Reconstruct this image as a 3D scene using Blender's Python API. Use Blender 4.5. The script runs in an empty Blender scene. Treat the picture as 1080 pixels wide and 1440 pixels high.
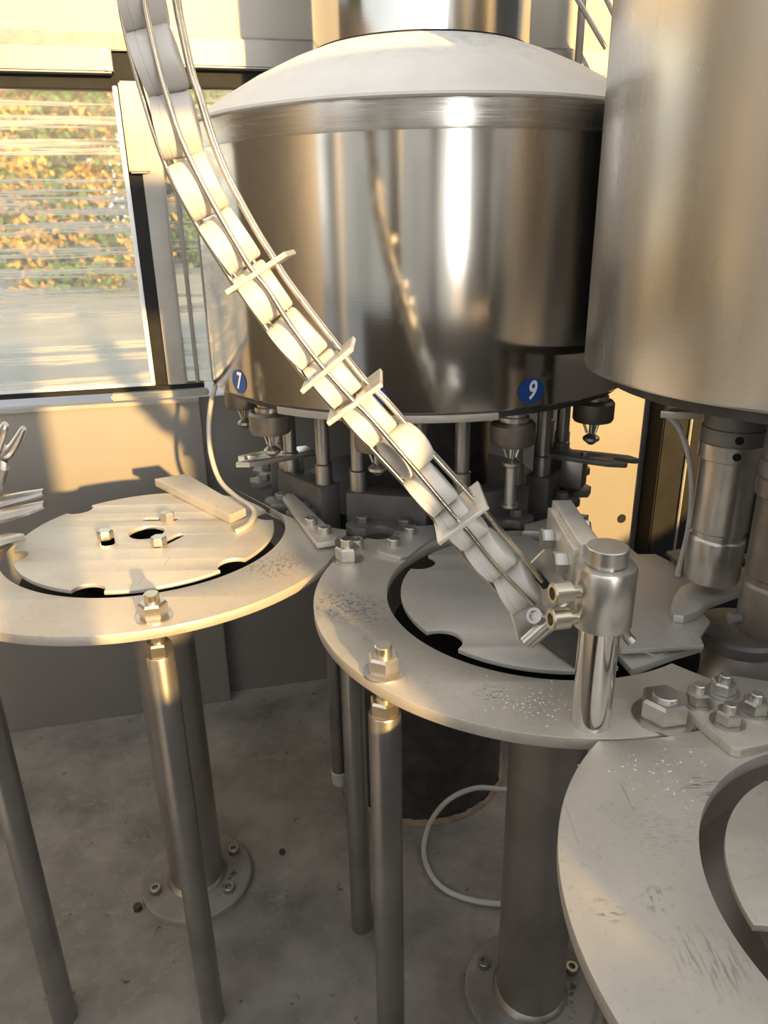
import bpy, bmesh, math, random
from mathutils import Vector, Matrix
random.seed(7)
PI = math.pi
S = bpy.context.scene
COL = S.collection
Z0 = 0.65                      # table-plate level above the machine base floor

# ------------------------------------------------------------------ camera
F = 1035.0
TH, RO = math.radians(21.086), math.radians(-1.049)
CD = Vector((0, math.cos(TH), -math.sin(TH)))
_r = Vector((1, 0, 0)); _u = Vector((0, math.sin(TH), math.cos(TH)))
CR = math.cos(RO) * _r + math.sin(RO) * _u
CU = -math.sin(RO) * _r + math.cos(RO) * _u
CAM = Vector((0, 0, Z0 + 0.4))
cam_data = bpy.data.cameras.new('camera')
cam = bpy.data.objects.new('camera', cam_data); COL.objects.link(cam)
m = Matrix((CR, CU, -CD)).transposed().to_4x4(); m.translation = CAM
cam.matrix_world = m
cam_data.sensor_fit = 'HORIZONTAL'; cam_data.sensor_width = 36.0
cam_data.lens = F / 1080 * 36.0
cam_data.clip_start = 0.02; cam_data.clip_end = 200
S.camera = cam

# ------------------------------------------------------------------ world, sun, exposure
SUN_DIR = Vector((-0.17, 0.35, -0.086)).normalized()
w = bpy.data.worlds.new('sky'); S.world = w; w.use_nodes = True
nt = w.node_tree; nt.nodes.clear()
sky = nt.nodes.new('ShaderNodeTexSky'); sky.sky_type = 'NISHITA'; sky.sun_disc = False
sky.sun_elevation = math.asin(-SUN_DIR.z)
sky.sun_rotation = math.atan2(-SUN_DIR.x, -SUN_DIR.y)
sky.air_density = 1.3; sky.dust_density = 1.0; sky.ozone_density = 1.0
bg = nt.nodes.new('ShaderNodeBackground'); bg.inputs['Strength'].default_value = 0.33
wo = nt.nodes.new('ShaderNodeOutputWorld')
hsv = nt.nodes.new('ShaderNodeHueSaturation'); hsv.inputs['Saturation'].default_value = 0.12
nt.links.new(sky.outputs[0], hsv.inputs['Color']); nt.links.new(hsv.outputs[0], bg.inputs[0]); nt.links.new(bg.outputs[0], wo.inputs[0])
sl = bpy.data.lights.new('sun', 'SUN'); sl.energy = 7.6; sl.color = (1.0, 0.62, 0.22); sl.angle = math.radians(1.2)
so = bpy.data.objects.new('sun', sl); COL.objects.link(so)
so.rotation_euler = SUN_DIR.to_track_quat('-Z', 'Y').to_euler(); so.location = (2, -4, 3)
S.view_settings.view_transform = 'Standard'; S.view_settings.look = 'None'
S.view_settings.gamma = 1.0; S.view_settings.exposure = 0.56
S.view_settings.use_curve_mapping = False

# ------------------------------------------------------------------ pixel helpers (1080x1440 frame)
def ray(x, y): return CR * ((x - 540) / F) - CU * ((y - 720) / F) + CD
def gz(x, y, z=0.0):           # pixel on a horizontal plane z above table level
    v = ray(x, y); return CAM + v * ((z + Z0 - CAM.z) / v.z)
def gy(x, y, Y):               # pixel on a vertical plane at depth Y
    v = ray(x, y); return CAM + v * (Y / v.y)
WA = Vector((-0.8245, 1.387, 0)); WT = Vector((0.97662, 0.21495, 0)); WN = Vector((-0.21495, 0.97662, 0))
def gw(x, y, off=0.0):         # pixel on the back wall plane
    v = ray(x, y); p0 = WA + WN * off; return CAM + v * (((p0 - CAM).dot(WN)) / v.dot(WN))
def W(x, z, off=0.0):          # back wall point: world x, height above table level, offset behind
    s = (x - WA.x) / WT.x; p = WA + WT * s + WN * off; return Vector((p.x, p.y, z + Z0))

# ------------------------------------------------------------------ materials
class N:
    def __init__(s, name):
        s.m = bpy.data.materials.new(name); s.m.use_nodes = True; s.t = s.m.node_tree
        s.b = s.t.nodes['Principled BSDF']; s.out = s.t.nodes['Material Output']
        s.co = s.t.nodes.new('ShaderNodeTexCoord')
    def link(s, a, b): s.t.links.new(a, b)
    def set(s, **k):
        for a, v in k.items(): s.b.inputs[a.replace('_', ' ')].default_value = v
        return s
    def noise(s, scale, detail=6, rough=.6, stretch=None, loc=None):
        n = s.t.nodes.new('ShaderNodeTexNoise'); n.inputs['Scale'].default_value = scale
        n.inputs['Detail'].default_value = detail; n.inputs['Roughness'].default_value = rough
        src = s.co.outputs['Object']
        if stretch:
            mp = s.t.nodes.new('ShaderNodeMapping'); mp.inputs['Scale'].default_value = stretch
            if loc: mp.inputs['Rotation'].default_value = loc
            s.link(src, mp.inputs[0]); src = mp.outputs[0]
        s.link(src, n.inputs['Vector']); return n.outputs['Fac']
    def ramp(s, fac, stops):
        r = s.t.nodes.new('ShaderNodeValToRGB'); e = r.color_ramp.elements
        while len(e) < len(stops): e.new(.5)
        for k, (p, c) in enumerate(stops):
            e[k].position = p; e[k].color = (c, c, c, 1) if isinstance(c, (int, float)) else (*c, 1)
        s.link(fac, r.inputs[0]); return r.outputs[0]
    def mix(s, fac, a, b, mode='MIX'):
        n = s.t.nodes.new('ShaderNodeMix'); n.data_type = 'RGBA'; n.blend_type = mode
        for i, v in ((0, fac), (6, a), (7, b)):
            if hasattr(v, 'links'): s.link(v, n.inputs[i])
            else: n.inputs[i].default_value = v if i == 0 else (*v, 1)
        return n.outputs[2]
    def math(s, op, a, b=0.0):
        n = s.t.nodes.new('ShaderNodeMath'); n.operation = op
        for i, v in ((0, a), (1, b)):
            if hasattr(v, 'links'): s.link(v, n.inputs[i])
            else: n.inputs[i].default_value = v
        return n.outputs[0]
    def blob(s, p, r):         # 1 inside a soft ball at object-space p
        d = s.t.nodes.new('ShaderNodeVectorMath'); d.operation = 'DISTANCE'
        s.link(s.co.outputs['Object'], d.inputs[0]); d.inputs[1].default_value = p
        mr = s.t.nodes.new('ShaderNodeMapRange'); mr.inputs[1].default_value = r; mr.inputs[2].default_value = r * .35
        mr.inputs[3].default_value = 0; mr.inputs[4].default_value = 1
        s.link(d.outputs['Value'], mr.inputs[0]); return mr.outputs[0]
    def bump(s, h, strength=.2, dist=.001):
        b = s.t.nodes.new('ShaderNodeBump'); b.inputs['Strength'].default_value = strength; b.inputs['Distance'].default_value = dist
        s.link(h, b.inputs['Height']); s.link(b.outputs[0], s.b.inputs['Normal'])
    def col(s, c): s.link(c, s.b.inputs['Base Color'])
    def rough(s, r): s.link(r, s.b.inputs['Roughness'])

M = {}
def simple(name, col, rough=.5, metal=0.0, var=.12, scale=30, bump=.0, **k):
    n = N(name); n.set(Roughness=rough, Metallic=metal, **k)
    f = n.noise(scale, 5)
    n.col(n.ramp(f, [(.3, tuple(c * (1 - var) for c in col)), (.7, tuple(min(1, c * (1 + var)) for c in col))]))
    if bump: n.bump(f, bump, .002)
    M[name] = n.m; return n

def plate_mat(name, base, scuffs=(), metal=.55):
    n = N(name); n.set(Metallic=metal)
    big = n.noise(7, 8, .65); fine = n.noise(160, 3, .7)
    c = n.ramp(big, [(.28, tuple(v * .80 for v in base)), (.55, base), (.8, tuple(min(1, v * 1.15) for v in base))])
    sp = n.ramp(fine, [(.30, .72), (.42, 1.0)])
    c = n.mix(.55, c, sp, 'MULTIPLY')
    hair = n.ramp(n.noise(1, 3, .5, (260, 14, 1), (0, 0, .6)), [(.66, 0), (.74, 1)])
    area = n.ramp(n.noise(5, 2), [(.52, 0), (.62, 1)])
    c = n.mix(n.math('MULTIPLY', n.math('MULTIPLY', hair, area), .35), c, (.12, .115, .11))
    for (p, r, st, rot, amt) in scuffs:
        sc = n.ramp(n.noise(1, 4, .6, st, rot), [(.52, 0), (.60, 1)])
        c = n.mix(n.math('MULTIPLY', n.math('MULTIPLY', sc, n.blob(p, r)), amt), c, (.09, .09, .10))
    n.col(c)
    n.rough(n.ramp(big, [(.3, .38), (.7, .56)]))
    n.bump(fine, .12, .0006)
    M[name] = n.m
PLATE = (.62, .575, .505)

n = N('brushed_steel'); n.set(Metallic=1.0, Anisotropic=.55)
st = n.noise(1, 4, .6, (9, 9, .8)); fn = n.noise(1, 3, .6, (8, 8, 700))
n.col(n.ramp(st, [(.3, (.48, .465, .445)), (.7, (.60, .585, .56))]))
n.rough(n.ramp(st, [(.3, .07), (.7, .15)]))
n.bump(fn, .03, .0004)
tg = n.t.nodes.new('ShaderNodeTangent'); tg.direction_type = 'RADIAL'; tg.axis = 'Z'; n.link(tg.outputs[0], n.b.inputs['Tangent'])
M['brushed_steel'] = n.m
n = N('rim_brushed'); n.set(Metallic=1.0, Anisotropic=.2)
fn = n.noise(1, 5, .65, (14, 14, 420)); n.col(n.ramp(fn, [(.3, (.44, .43, .41)), (.7, (.56, .55, .53))])); n.rough(n.ramp(fn, [(.3, .16), (.7, .30)])); n.bump(fn, .05, .0005); M['rim_brushed'] = n.m
n = N('satin_drum'); n.set(Metallic=1.0, Anisotropic=.5)
st = n.noise(1, 4, .6, (7, 7, .9)); fn = n.noise(1, 3, .6, (8, 8, 500))
n.col(n.ramp(st, [(.3, (.68, .665, .635)), (.7, (.80, .785, .755))]))
n.rough(n.ramp(st, [(.3, .20), (.7, .34)])); n.bump(fn, .07, .0005)
tg = n.t.nodes.new('ShaderNodeTangent'); tg.direction_type = 'RADIAL'; tg.axis = 'Z'; n.link(tg.outputs[0], n.b.inputs['Tangent'])
M['satin_drum'] = n.m
n = N('dusty_cone'); n.set(Metallic=.0)
a = n.noise(9, 8, .7); b_ = n.noise(60, 4, .7)
c = n.ramp(a, [(.3, (.70, .69, .65)), (.62, (.80, .785, .74))])
ring = n.blob((0, 0, Z0 + .66), .30)
c = n.mix(n.math('MULTIPLY', n.math('MULTIPLY', n.ramp(b_, [(.5, 0), (.6, 1)]), ring), .6), c, (.36, .37, .37))
n.col(c); n.set(Roughness=.62); M['dusty_cone'] = n.m

simple('polished_steel', (.66, .64, .61), .14, 1.0, .08, 12)
simple('machined_steel', (.60, .575, .53), .30, .9, .10, 40)
simple('leg_steel', (.40, .385, .365), .30, .85, .22, 9)
simple('pillar_steel', (.44, .41, .38), .38, .8, .2, 8)
simple('dark_iron', (.085, .082, .078), .5, .5, .3, 25)
simple('carousel_grey', (.19, .185, .175), .5, .5, .25, 30)
simple('valve_bronze', (.22, .195, .17), .42, .7, .22, 25)
simple('fastener', (.56, .54, .50), .30, .9, .12, 60)
simple('warm_fastener', (.62, .56, .44), .28, .95, .1, 60)
simple('rod_steel', (.62, .57, .46), .24, 1.0, .1, 40)
simple('bracket_steel', (.70, .665, .60), .38, .7, .1, 50)
n = simple('cap_plastic', (.56, .54, .505), .42, 0, .03, 20); n.set(Subsurface_Weight=.25, Subsurface_Radius=(.01, .008, .006), Subsurface_Scale=.3)
simple('sticker_blue', (.012, .055, .24), .35, 0, .06, 30)
simple('sticker_white', (.78, .80, .82), .4, 0, .02, 30)
simple('wall_satin', (.30, .29, .275), .45, .55, .08, 3)
simple('wall_panel', (.24, .226, .207), .5, .2, .06, 3)
simple('cream_panel', (.36, .345, .30), .55, .1, .05, 2)
simple('trim_steel', (.30, .29, .27), .5, .35, .2, 6)
simple('gasket_shade_black', (.016, .016, .016), .6, 0, .2, 30).set(Specular_IOR_Level=.12)  # black for seals and posts; also painted as shade under starwheels
simple('white_edge', (.62, .64, .64), .4, .2, .05, 30)
simple('hose', (.52, .49, .45), .4, .2, .08, 40)
simple('white_hose', (.62, .62, .58), .4, 0, .06, 30)
simple('sealant', (.36, .25, .16), .6, 0, .25, 60)
simple('bark', (.10, .075, .055), .9, 0, .3, 30, .4)
simple('cabinet_paint', (.20, .205, .21), .5, .1, .05, 4)
simple('dark_render', (.10, .095, .09), .8, 0, .15, 1.5)
simple('pale_paint', (.62, .60, .55), .6, 0, .05, 2)
simple('block_grey', (.105, .10, .095), .55, .3, .25, 30)
simple('rim_beige', (.40, .37, .32), .5, .3, .1, 30)
simple('pale_wall', (.78, .76, .71), .7, 0, .04, .6)
simple('flake_white', (.80, .80, .78), .5, 0, .02, 30)
for nm, c in (('leaf_green', (.09, .15, .035)), ('leaf_gold', (.42, .26, .05)), ('leaf_rust', (.40, .15, .04))):
    simple(nm, c, .6, 0, .35, 3)

n = N('dusty_floor'); n.set(Roughness=.75)
a = n.noise(5, 9, .65); b_ = n.noise(26, 6, .7); d_ = n.noise(3, 3)
c = n.ramp(a, [(.32, (.17, .158, .14)), (.5, (.30, .28, .25)), (.68, (.43, .405, .365))])
c = n.mix(n.math('MULTIPLY', n.ramp(b_, [(.63, 0), (.67, 1)]), .75), c, (.045, .042, .04))
c = n.mix(n.math('MULTIPLY', n.math('MULTIPLY', n.ramp(n.noise(45, 6, .75), [(.52, 0), (.64, 1)]), n.ramp(d_, [(.45, 0), (.6, 1)])), .5), c, (.42, .41, .38))
n.col(c); n.bump(b_, .25, .003); M['dusty_floor'] = n.m
n = N('yard_ground'); n.set(Roughness=.9)
c = n.ramp(n.noise(.7, 7), [(.35, (.33, .335, .335)), (.65, (.43, .435, .43))])
n.col(c); M['yard_ground'] = n.m
# film-wrapped window pane: see-through, glossy, with white stretch-film wrinkles
n = N('filmed_glass'); t = n.t
tr = t.nodes.new('ShaderNodeBsdfRefraction'); tr.inputs[0].default_value = (.95, .96, .92, 1); tr.inputs['IOR'].default_value = 1.02; tr.inputs['Roughness'].default_value = .20
gl = t.nodes.new('ShaderNodeBsdfGlossy'); gl.inputs['Roughness'].default_value = .08
df = t.nodes.new('ShaderNodeBsdfDiffuse'); df.inputs[0].default_value = (.6, .58, .53, 1)
tl = t.nodes.new('ShaderNodeBsdfTranslucent'); tl.inputs[0].default_value = (.8, .78, .72, 1)
ad = t.nodes.new('ShaderNodeMixShader'); ad.inputs[0].default_value = .5; n.link(df.outputs[0], ad.inputs[1]); n.link(tl.outputs[0], ad.inputs[2])
wr = n.ramp(n.noise(1, 5, .62, (.6, .6, 18), (0, .09, 0)), [(.40, .10), (.47, .18), (.505, .70), (.54, .12), (.60, .16), (.635, .62), (.67, .12)])
m1 = t.nodes.new('ShaderNodeMixShader'); m1.inputs[0].default_value = .03
n.link(tr.outputs[0], m1.inputs[1]); n.link(gl.outputs[0], m1.inputs[2])
m2 = t.nodes.new('ShaderNodeMixShader'); n.link(wr, m2.inputs[0]); n.link(m1.outputs[0], m2.inputs[1]); n.link(ad.outputs[0], m2.inputs[2])
n.link(m2.outputs[0], n.out.inputs[0]); M['filmed_glass'] = n.m

# ------------------------------------------------------------------ mesh helpers
def fin(me, ang=35):
    me.polygons.foreach_set('use_smooth', [True] * len(me.polygons)); me.set_sharp_from_angle(angle=math.radians(ang)); me.update(); return me
def bm_mesh(bm, ang=35):
    bmesh.ops.recalc_face_normals(bm, faces=bm.faces); me = bpy.data.meshes.new('mesh'); bm.to_mesh(me); bm.free(); return fin(me, ang)
def lathe(prof, seg=48, closed=False, rfun=None):
    bm = bmesh.new(); rows = []
    for r, z in prof:
        if r < 1e-6: rows.append([bm.verts.new((0, 0, z))])
        else: rows.append([bm.verts.new(((r if not rfun else rfun(r, z, k)) * math.cos(2 * PI * k / seg), (r if not rfun else rfun(r, z, k)) * math.sin(2 * PI * k / seg), z)) for k in range(seg)])
    pairs = list(zip(rows, rows[1:])) + ([(rows[-1], rows[0])] if closed else [])
    for a, b in pairs:
        for k in range(seg):
            j = (k + 1) % seg
            if len(a) == 1 and len(b) == 1: continue
            if len(a) == 1: bm.faces.new((a[0], b[k], b[j]))
            elif len(b) == 1: bm.faces.new((a[k], a[j], b[0]))
            else: bm.faces.new((a[k], a[j], b[j], b[k]))
    return bm_mesh(bm)
def cyl(r, z0, z1, seg=32, bev=None):
    b = min(r, z1 - z0) * .06 if bev is None else bev
    return lathe([(0, z0), (r - b, z0), (r, z0 + b), (r, z1 - b), (r - b, z1), (0, z1)], seg)
def box(x0, x1, y0, y1, z0, z1, bev=.001):
    bm = bmesh.new(); bmesh.ops.create_cube(bm, size=1)
    for v in bm.verts: v.co = Vector(((x0 + x1) / 2 + v.co.x * (x1 - x0), (y0 + y1) / 2 + v.co.y * (y1 - y0), (z0 + z1) / 2 + v.co.z * (z1 - z0)))
    if bev: bmesh.ops.bevel(bm, geom=bm.edges[:], offset=bev, segments=2, affect='EDGES', profile=.5)
    return bm_mesh(bm)
def hexa(af, z0, z1, bore=0, ch=.12):
    R = af / math.sqrt(3); h = (z1 - z0); bm = bmesh.new(); rows = []
    for r, z in ((R * (1 - ch * .6), z0), (R, z0 + h * .10), (R, z1 - h * .16), (R * (1 - ch), z1)):
        rows.append([bm.verts.new((r * math.cos(PI / 3 * k), r * math.sin(PI / 3 * k), z)) for k in range(6)])
    for a, b in zip(rows, rows[1:]):
        for k in range(6): bm.faces.new((a[k], a[(k + 1) % 6], b[(k + 1) % 6], b[k]))
    bm.faces.new(rows[-1]); bm.faces.new(rows[0][::-1]); return bm_mesh(bm, 25)
def catmull(pts, n=8):
    P = [Vector(p) for p in pts]; P = [P[0] * 2 - P[1]] + P + [P[-1] * 2 - P[-2]]; out = []
    for i in range(1, len(P) - 2):
        a, b, c, d = P[i - 1:i + 3]
        for k in range(n):
            t = k / n; out.append(.5 * ((2 * b) + (c - a) * t + (2 * a - 5 * b + 4 * c - d) * t * t + (3 * b - a - 3 * c + d) * t ** 3))
    out.append(P[-2]); return out
def tube(pts, r, seg=10, smooth=8, rad=None, flat=1.0):
    P = catmull(pts, smooth) if smooth else [Vector(p) for p in pts]
    bm = bmesh.new(); rows = []; up = None
    for i, p in enumerate(P):
        t = (P[min(i + 1, len(P) - 1)] - P[max(i - 1, 0)]).normalized()
        if up is None: up = t.orthogonal().normalized() if flat == 1.0 else Vector((0, -.3, 1))
        up = (up - t * up.dot(t)).normalized(); s = t.cross(up)
        rr = rad(i / (len(P) - 1)) if rad else r
        rows.append([bm.verts.new(p + (up * math.cos(2 * PI * k / seg) * flat + s * math.sin(2 * PI * k / seg)) * rr) for k in range(seg)])
    for a, b in zip(rows, rows[1:]):
        for k in range(seg): bm.faces.new((a[k], a[(k + 1) % seg], b[(k + 1) % seg], b[k]))
    bm.faces.new(rows[0][::-1]); bm.faces.new(rows[-1]); return bm_mesh(bm, 50)
def plate(outline, holes=(), z0=0.0, z1=.01, bev=.0008):
    cu = bpy.data.curves.new('outline', 'CURVE'); cu.dimensions = '2D'; cu.fill_mode = 'BOTH'
    for lp in [outline] + list(holes):
        s = cu.splines.new('POLY'); s.points.add(len(lp) - 1); s.use_cyclic_u = True
        for k, p in enumerate(lp): s.points[k].co = (p[0], p[1], 0, 1)
    cu.extrude = (z1 - z0) / 2 - bev; cu.bevel_depth = bev; cu.bevel_resolution = 1; cu.offset = -bev
    ob = bpy.data.objects.new('outline', cu); COL.objects.link(ob)
    dg = bpy.context.evaluated_depsgraph_get(); me = bpy.data.meshes.new_from_object(ob.evaluated_get(dg))
    bpy.data.objects.remove(ob); bpy.data.curves.remove(cu)
    me.materials.clear(); me.transform(Matrix.Translation((0, 0, (z0 + z1) / 2)))
    bm = bmesh.new(); bm.from_mesh(me); bmesh.ops.remove_doubles(bm, verts=bm.verts, dist=1e-5); bm.to_mesh(me); bm.free()
    return fin(me, 30)
def circle(cx, cy, r, n=48): return [(cx + r * math.cos(2 * PI * k / n), cy + r * math.sin(2 * PI * k / n)) for k in range(n)]
def polar(cx, cy, R, cuts=(), n=720, a0=0.0, a1=360.0, full=True):
    out = []
    for k in range(n if full else n + 1):
        a = math.radians(a0 + (a1 - a0) * k / n); dx, dy = math.cos(a), math.sin(a); r = R
        for (x, y, q) in cuts:
            bx, by = x - cx, y - cy; b = bx * dx + by * dy; disc = b * b - (bx * bx + by * by - q * q)
            if disc > 0:
                r1 = b - math.sqrt(disc)
                if 0 < r1 < r: r = r1
        out.append((cx + r * dx, cy + r * dy))
    return out
def simplify(lp, eps=2e-5):
    out = []
    L = len(lp)
    for i in range(L):
        a, b, c = lp[i - 1], lp[i], lp[(i + 1) % L]
        if abs((b[0] - a[0]) * (c[1] - b[1]) - (b[1] - a[1]) * (c[0] - b[0])) > 1e-9 or True: out.append(b)
    return out

def tag(o, label=None, cat=None, group=None, kind=None):
    if label: o['label'] = label
    if cat: o['category'] = cat
    if group: o['group'] = group
    if kind: o['kind'] = kind
    return o
def mesh_obj(name, me, mat, parent=None, mx=None):
    o = bpy.data.objects.new(name, me); COL.objects.link(o)
    if mat and not me.materials: me.materials.append(M[mat])
    if parent is not None: o.parent = parent
    if mx is not None: o.matrix_local = mx
    return o
def thing(name, label, cat, loc=(0, 0, 0), group=None, mx=None):
    o = bpy.data.objects.new(name, None); COL.objects.link(o); o.empty_display_size = .02
    o.location = loc
    if mx is not None: o.matrix_world = mx
    return tag(o, label, cat, group)
def wpart(name, me, mat, th, label=None):        # mesh given in world coords, stored under thing th
    bpy.context.view_layer.update() if False else None
    me.transform(th.matrix_basis.inverted()); o = mesh_obj(name, me, mat, th)
    if label: o['label'] = label
    return o
def wobj(name, me, mat, origin, label, cat, group=None, kind=None):   # single-mesh thing in world coords
    me.transform(Matrix.Translation(-Vector(origin))); o = mesh_obj(name, me, mat); o.location = origin
    return tag(o, label, cat, group, kind)
def struct(name, me, mat, parent=None, label=None):
    o = mesh_obj(name, me, mat, parent)
    if parent is None: o['kind'] = 'structure'
    if label: o['label'] = label
    return o
def copy_tree(o, parent=None):
    c = o.copy(); COL.objects.link(c); c.parent = parent
    for ch in [q for q in bpy.data.objects if q.parent == o]: copy_tree(ch, c)
    return c
def T(*p): return Matrix.Translation(p)
def frame(o, z, x=None):       # matrix with local z along z
    z = Vector(z).normalized(); x = Vector(x) if x is not None else z.orthogonal(); x = (x - z * x.dot(z)).normalized(); y = z.cross(x)
    mm = Matrix((x, y, z)).transposed().to_4x4(); mm.translation = o; return mm
def tz(me, dz): me.transform(T(0, 0, dz)); return me

# ------------------------------------------------------------------ key geometry (x, y in metres; z relative to table level)
TANK = (.065, 1.25); TANK_R = .345; CAR_R = .300
MID = (.184, .771); LEFT = (-.335, .967); RIGHT = (.345, .339); DRUM = (.494, .80); DRUM_R = .265
HEADS = [-176, -140, -104, -68, -32, 4]

# ================================================================== STRUCTURE
struct('floor', box(-2.2, 2.4, -.95, 2.1, -.05, 0, 0), 'dusty_floor')
def wallbox(x0, x1, z0, z1, o0, o1, bev=.0015):   # box lying along the back wall, offsets o0 (front) .. o1 (rear)
    bm = bmesh.new(); vs = []
    for off in (o0, o1):
        for (x, z) in ((x0, z0), (x1, z0), (x1, z1), (x0, z1)): vs.append(bm.verts.new(W(x, z, off)))
    for f in ((0, 1, 2, 3), (7, 6, 5, 4), (0, 4, 5, 1), (1, 5, 6, 2), (2, 6, 7, 3), (3, 7, 4, 0)): bm.faces.new([vs[i] for i in f])
    bmesh.ops.recalc_face_normals(bm, faces=bm.faces)
    if bev: bmesh.ops.bevel(bm, geom=bm.edges[:], offset=bev, segments=2, affect='EDGES')
    return bm_mesh(bm)
struct('wall_back', wallbox(-1.6, -.374, -.65, .078, 0, .03), 'wall_panel', label='grey sheet metal panel under the window')
struct('wall_rear', wallbox(-.40, 1.9, -.65, .078, .036, .06), 'wall_panel', label='grey sheet metal panel behind the tank')
struct('wall_side', wallbox(-.14, 1.9, .078, .64, .10, .12), 'wall_satin')
struct('wall_upper', wallbox(-1.6, 1.9, .716, 1.35, .0, .03), 'cream_panel', label='cream panel above the header rail')
struct('trim_1', wallbox(-1.6, -.374, .078, .086, -.012, .02), 'trim_steel')
struct('trim_2', wallbox(-1.6, -.36, .104, .114, -.004, .03), 'gasket_shade_black')
struct('trim_3', wallbox(-.535, -.352, .092, .106, -.024, -.004, .003), 'trim_steel', label='steel door rail with a cut end')
struct('trim_4', wallbox(-1.6, -.454, .656, .694, -.02, .03, .003), 'trim_steel', label='stainless header rail with rivets')
struct('trim_5', wallbox(-.348, 1.9, .668, .712, -.02, .03, .003), 'trim_steel', label='stainless header rail beside the tank')
struct('trim_6', wallbox(-.46, -.34, .62, .716, .004, .03), 'gasket_shade_black')
struct('trim_7', wallbox(-1.6, -.44, .634, .658, .004, .03), 'gasket_shade_black')
struct('trim_8', wallbox(-.36, 1.9, .640, .670, .004, .03), 'gasket_shade_black')
struct('trim_shadow_line', wallbox(-1.6, 1.9, .692, .718, -.006, .035), 'carousel_grey')  # dark strip painted as the shadow line above the rail
for x, z in ((-.463, .687), (-.464, .662)):
    me = lathe([(0, 0), (.0042, 0), (.0036, .0016), (0, .0024)], 16); me.transform(frame(W(x, z, -.0195), -WN)); struct('trim_10', me, 'fastener')
# door window on the left, with its white edge strip and dark jamb, then the steel post
win = struct('window_1', wallbox(-1.6, -.4585, .114, .636, .008, .012, 0), 'filmed_glass', label='window pane wrapped in wrinkled clear film')
struct('frame_strip', wallbox(-.4605, -.4525, .112, .640, .000, .014), 'white_edge', win)
struct('frame_strip', wallbox(-1.6, -.4525, .112, .120, .000, .014), 'white_edge', win)
struct('trim_11', wallbox(-.4525, -.428, .112, .640, .004, .03), 'gasket_shade_black', label='dark gap beside the window frame')
struct('trim_lit_post_top', wallbox(-.4495, -.414, .500, .646, -.012, .004, .003), 'trim_steel')  # extra front piece shaped as the sunlit top of the post
struct('trim_13', wallbox(-.428, -.392, .112, .640, -.004, .03, .003), 'trim_steel', label='stainless door post')
win2 = struct('window_2', wallbox(-.392, -.20, .114, .640, .012, .016, 0), 'filmed_glass')
struct('frame_strip', wallbox(-.376, -.368, .112, .640, .004, .02), 'trim_steel', win2)
# dark post on the right of the rear panel
struct('trim_14', wallbox(.655, .72, -.65, .64, -.03, .036, .003), 'gasket_shade_black', label='dark post behind the drum')
struct('trim_15', wallbox(.722, .728, -.65, .64, -.034, .036), 'trim_steel')
struct('trim_16', wallbox(.7285, 1.9, -.65, .64, -.02, .036), 'gasket_shade_black')
me = lathe([(0, 0), (.012, 0), (.011, .002), (0, .003)], 24); me.transform(frame(W(.612, -.30, .0355), -WN)); struct('trim_17', me, 'gasket_shade_black')
# yard, left wall, and light blockers added (behind the camera, seen in the steel)
struct('ground', box(-40, 40, -40, 60, -.62, -.60, 0), 'yard_ground')
ff = struct('wall_front_blocker', box(-.75, 1.42, -.36, -.33, 0, Z0 + .16, .004), 'block_grey', label='unseen low front panel added to keep light off the floor')  # added blocker: keeps sun and sky light off the lower wall
struct('door_blocker', box(.48, 1.42, -.36, -.335, Z0 + .165, Z0 + .70, .004), 'carousel_grey', label='unseen front panel added to block sun from the carousel')  # added sun blocker, also the dark side of the tank reflection
struct('trim_header_blocker', box(-.75, 2.2, -.37, -.33, Z0 + .70, Z0 + .94, .004), 'carousel_grey', label='unseen header panel added to shade the upper caps and lid')  # added beam whose shadow falls on the upper caps and lid
struct('trim_reflection_post', box(-.36, -.23, -.37, -.33, Z0 + .165, Z0 + .70, .004), 'carousel_grey'); struct('trim_sun_blocker', box(.10, .19, -.37, -.33, Z0 + .165, Z0 + .70, .004), 'carousel_grey'); struct('trim_21', box(2.12, 2.2, -.37, -.33, 0, Z0 + .70, .004), 'carousel_grey')  # added unseen posts: dark reflection band, sun block for the wall, header support
struct('wall_left', box(-1.55, -1.52, -.3, 1.22, 0, Z0 + 1.05, .004), 'block_grey')
struct('wall_right_blocker', box(1.42, 1.45, -.33, 1.85, 0, .70, .004), 'wall_panel')  # added out of view to cut light below table level

# ================================================================== TANK CAROUSEL
tk = thing('rotary_tank', 'polished steel tank with a dusty sloping lid and wide neck, numbered stickers', 'tank', (TANK[0], TANK[1], 0))
zb, zt = Z0 + .18, Z0 + .535
mesh_obj('shell', lathe([(0, zb), (TANK_R - .004, zb), (TANK_R, zb + .003), (TANK_R, zt - .003), (TANK_R - .004, zt - .001), (.30, zt - .002)], 160), 'brushed_steel', tk)
mesh_obj('lid', tz(lathe([(.34, -.003), (.3462, 0), (.3465, .003), (.340, .007), (.30, .032), (.25, .060), (.20, .083), (.163, .097), (.15, .099)], 128), zt), 'dusty_cone', tk)
mesh_obj('neck', lathe([(.158, Z0 + .625), (.158, Z0 + 1.15), (.150, Z0 + 1.15)], 96), 'brushed_steel', tk)
mesh_obj('neck_seal', lathe([(.158, Z0 + .628), (.1612, Z0 + .628), (.1608, Z0 + .6345), (.158, Z0 + .6345)], 96), 'gasket_shade_black', tk)
mesh_obj('rim_band', lathe([(TANK_R, zt - .034), (TANK_R + .0005, zt - .030), (TANK_R + .0006, zt - .004), (TANK_R, zt - .0035)], 160), 'rim_brushed', tk)
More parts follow.
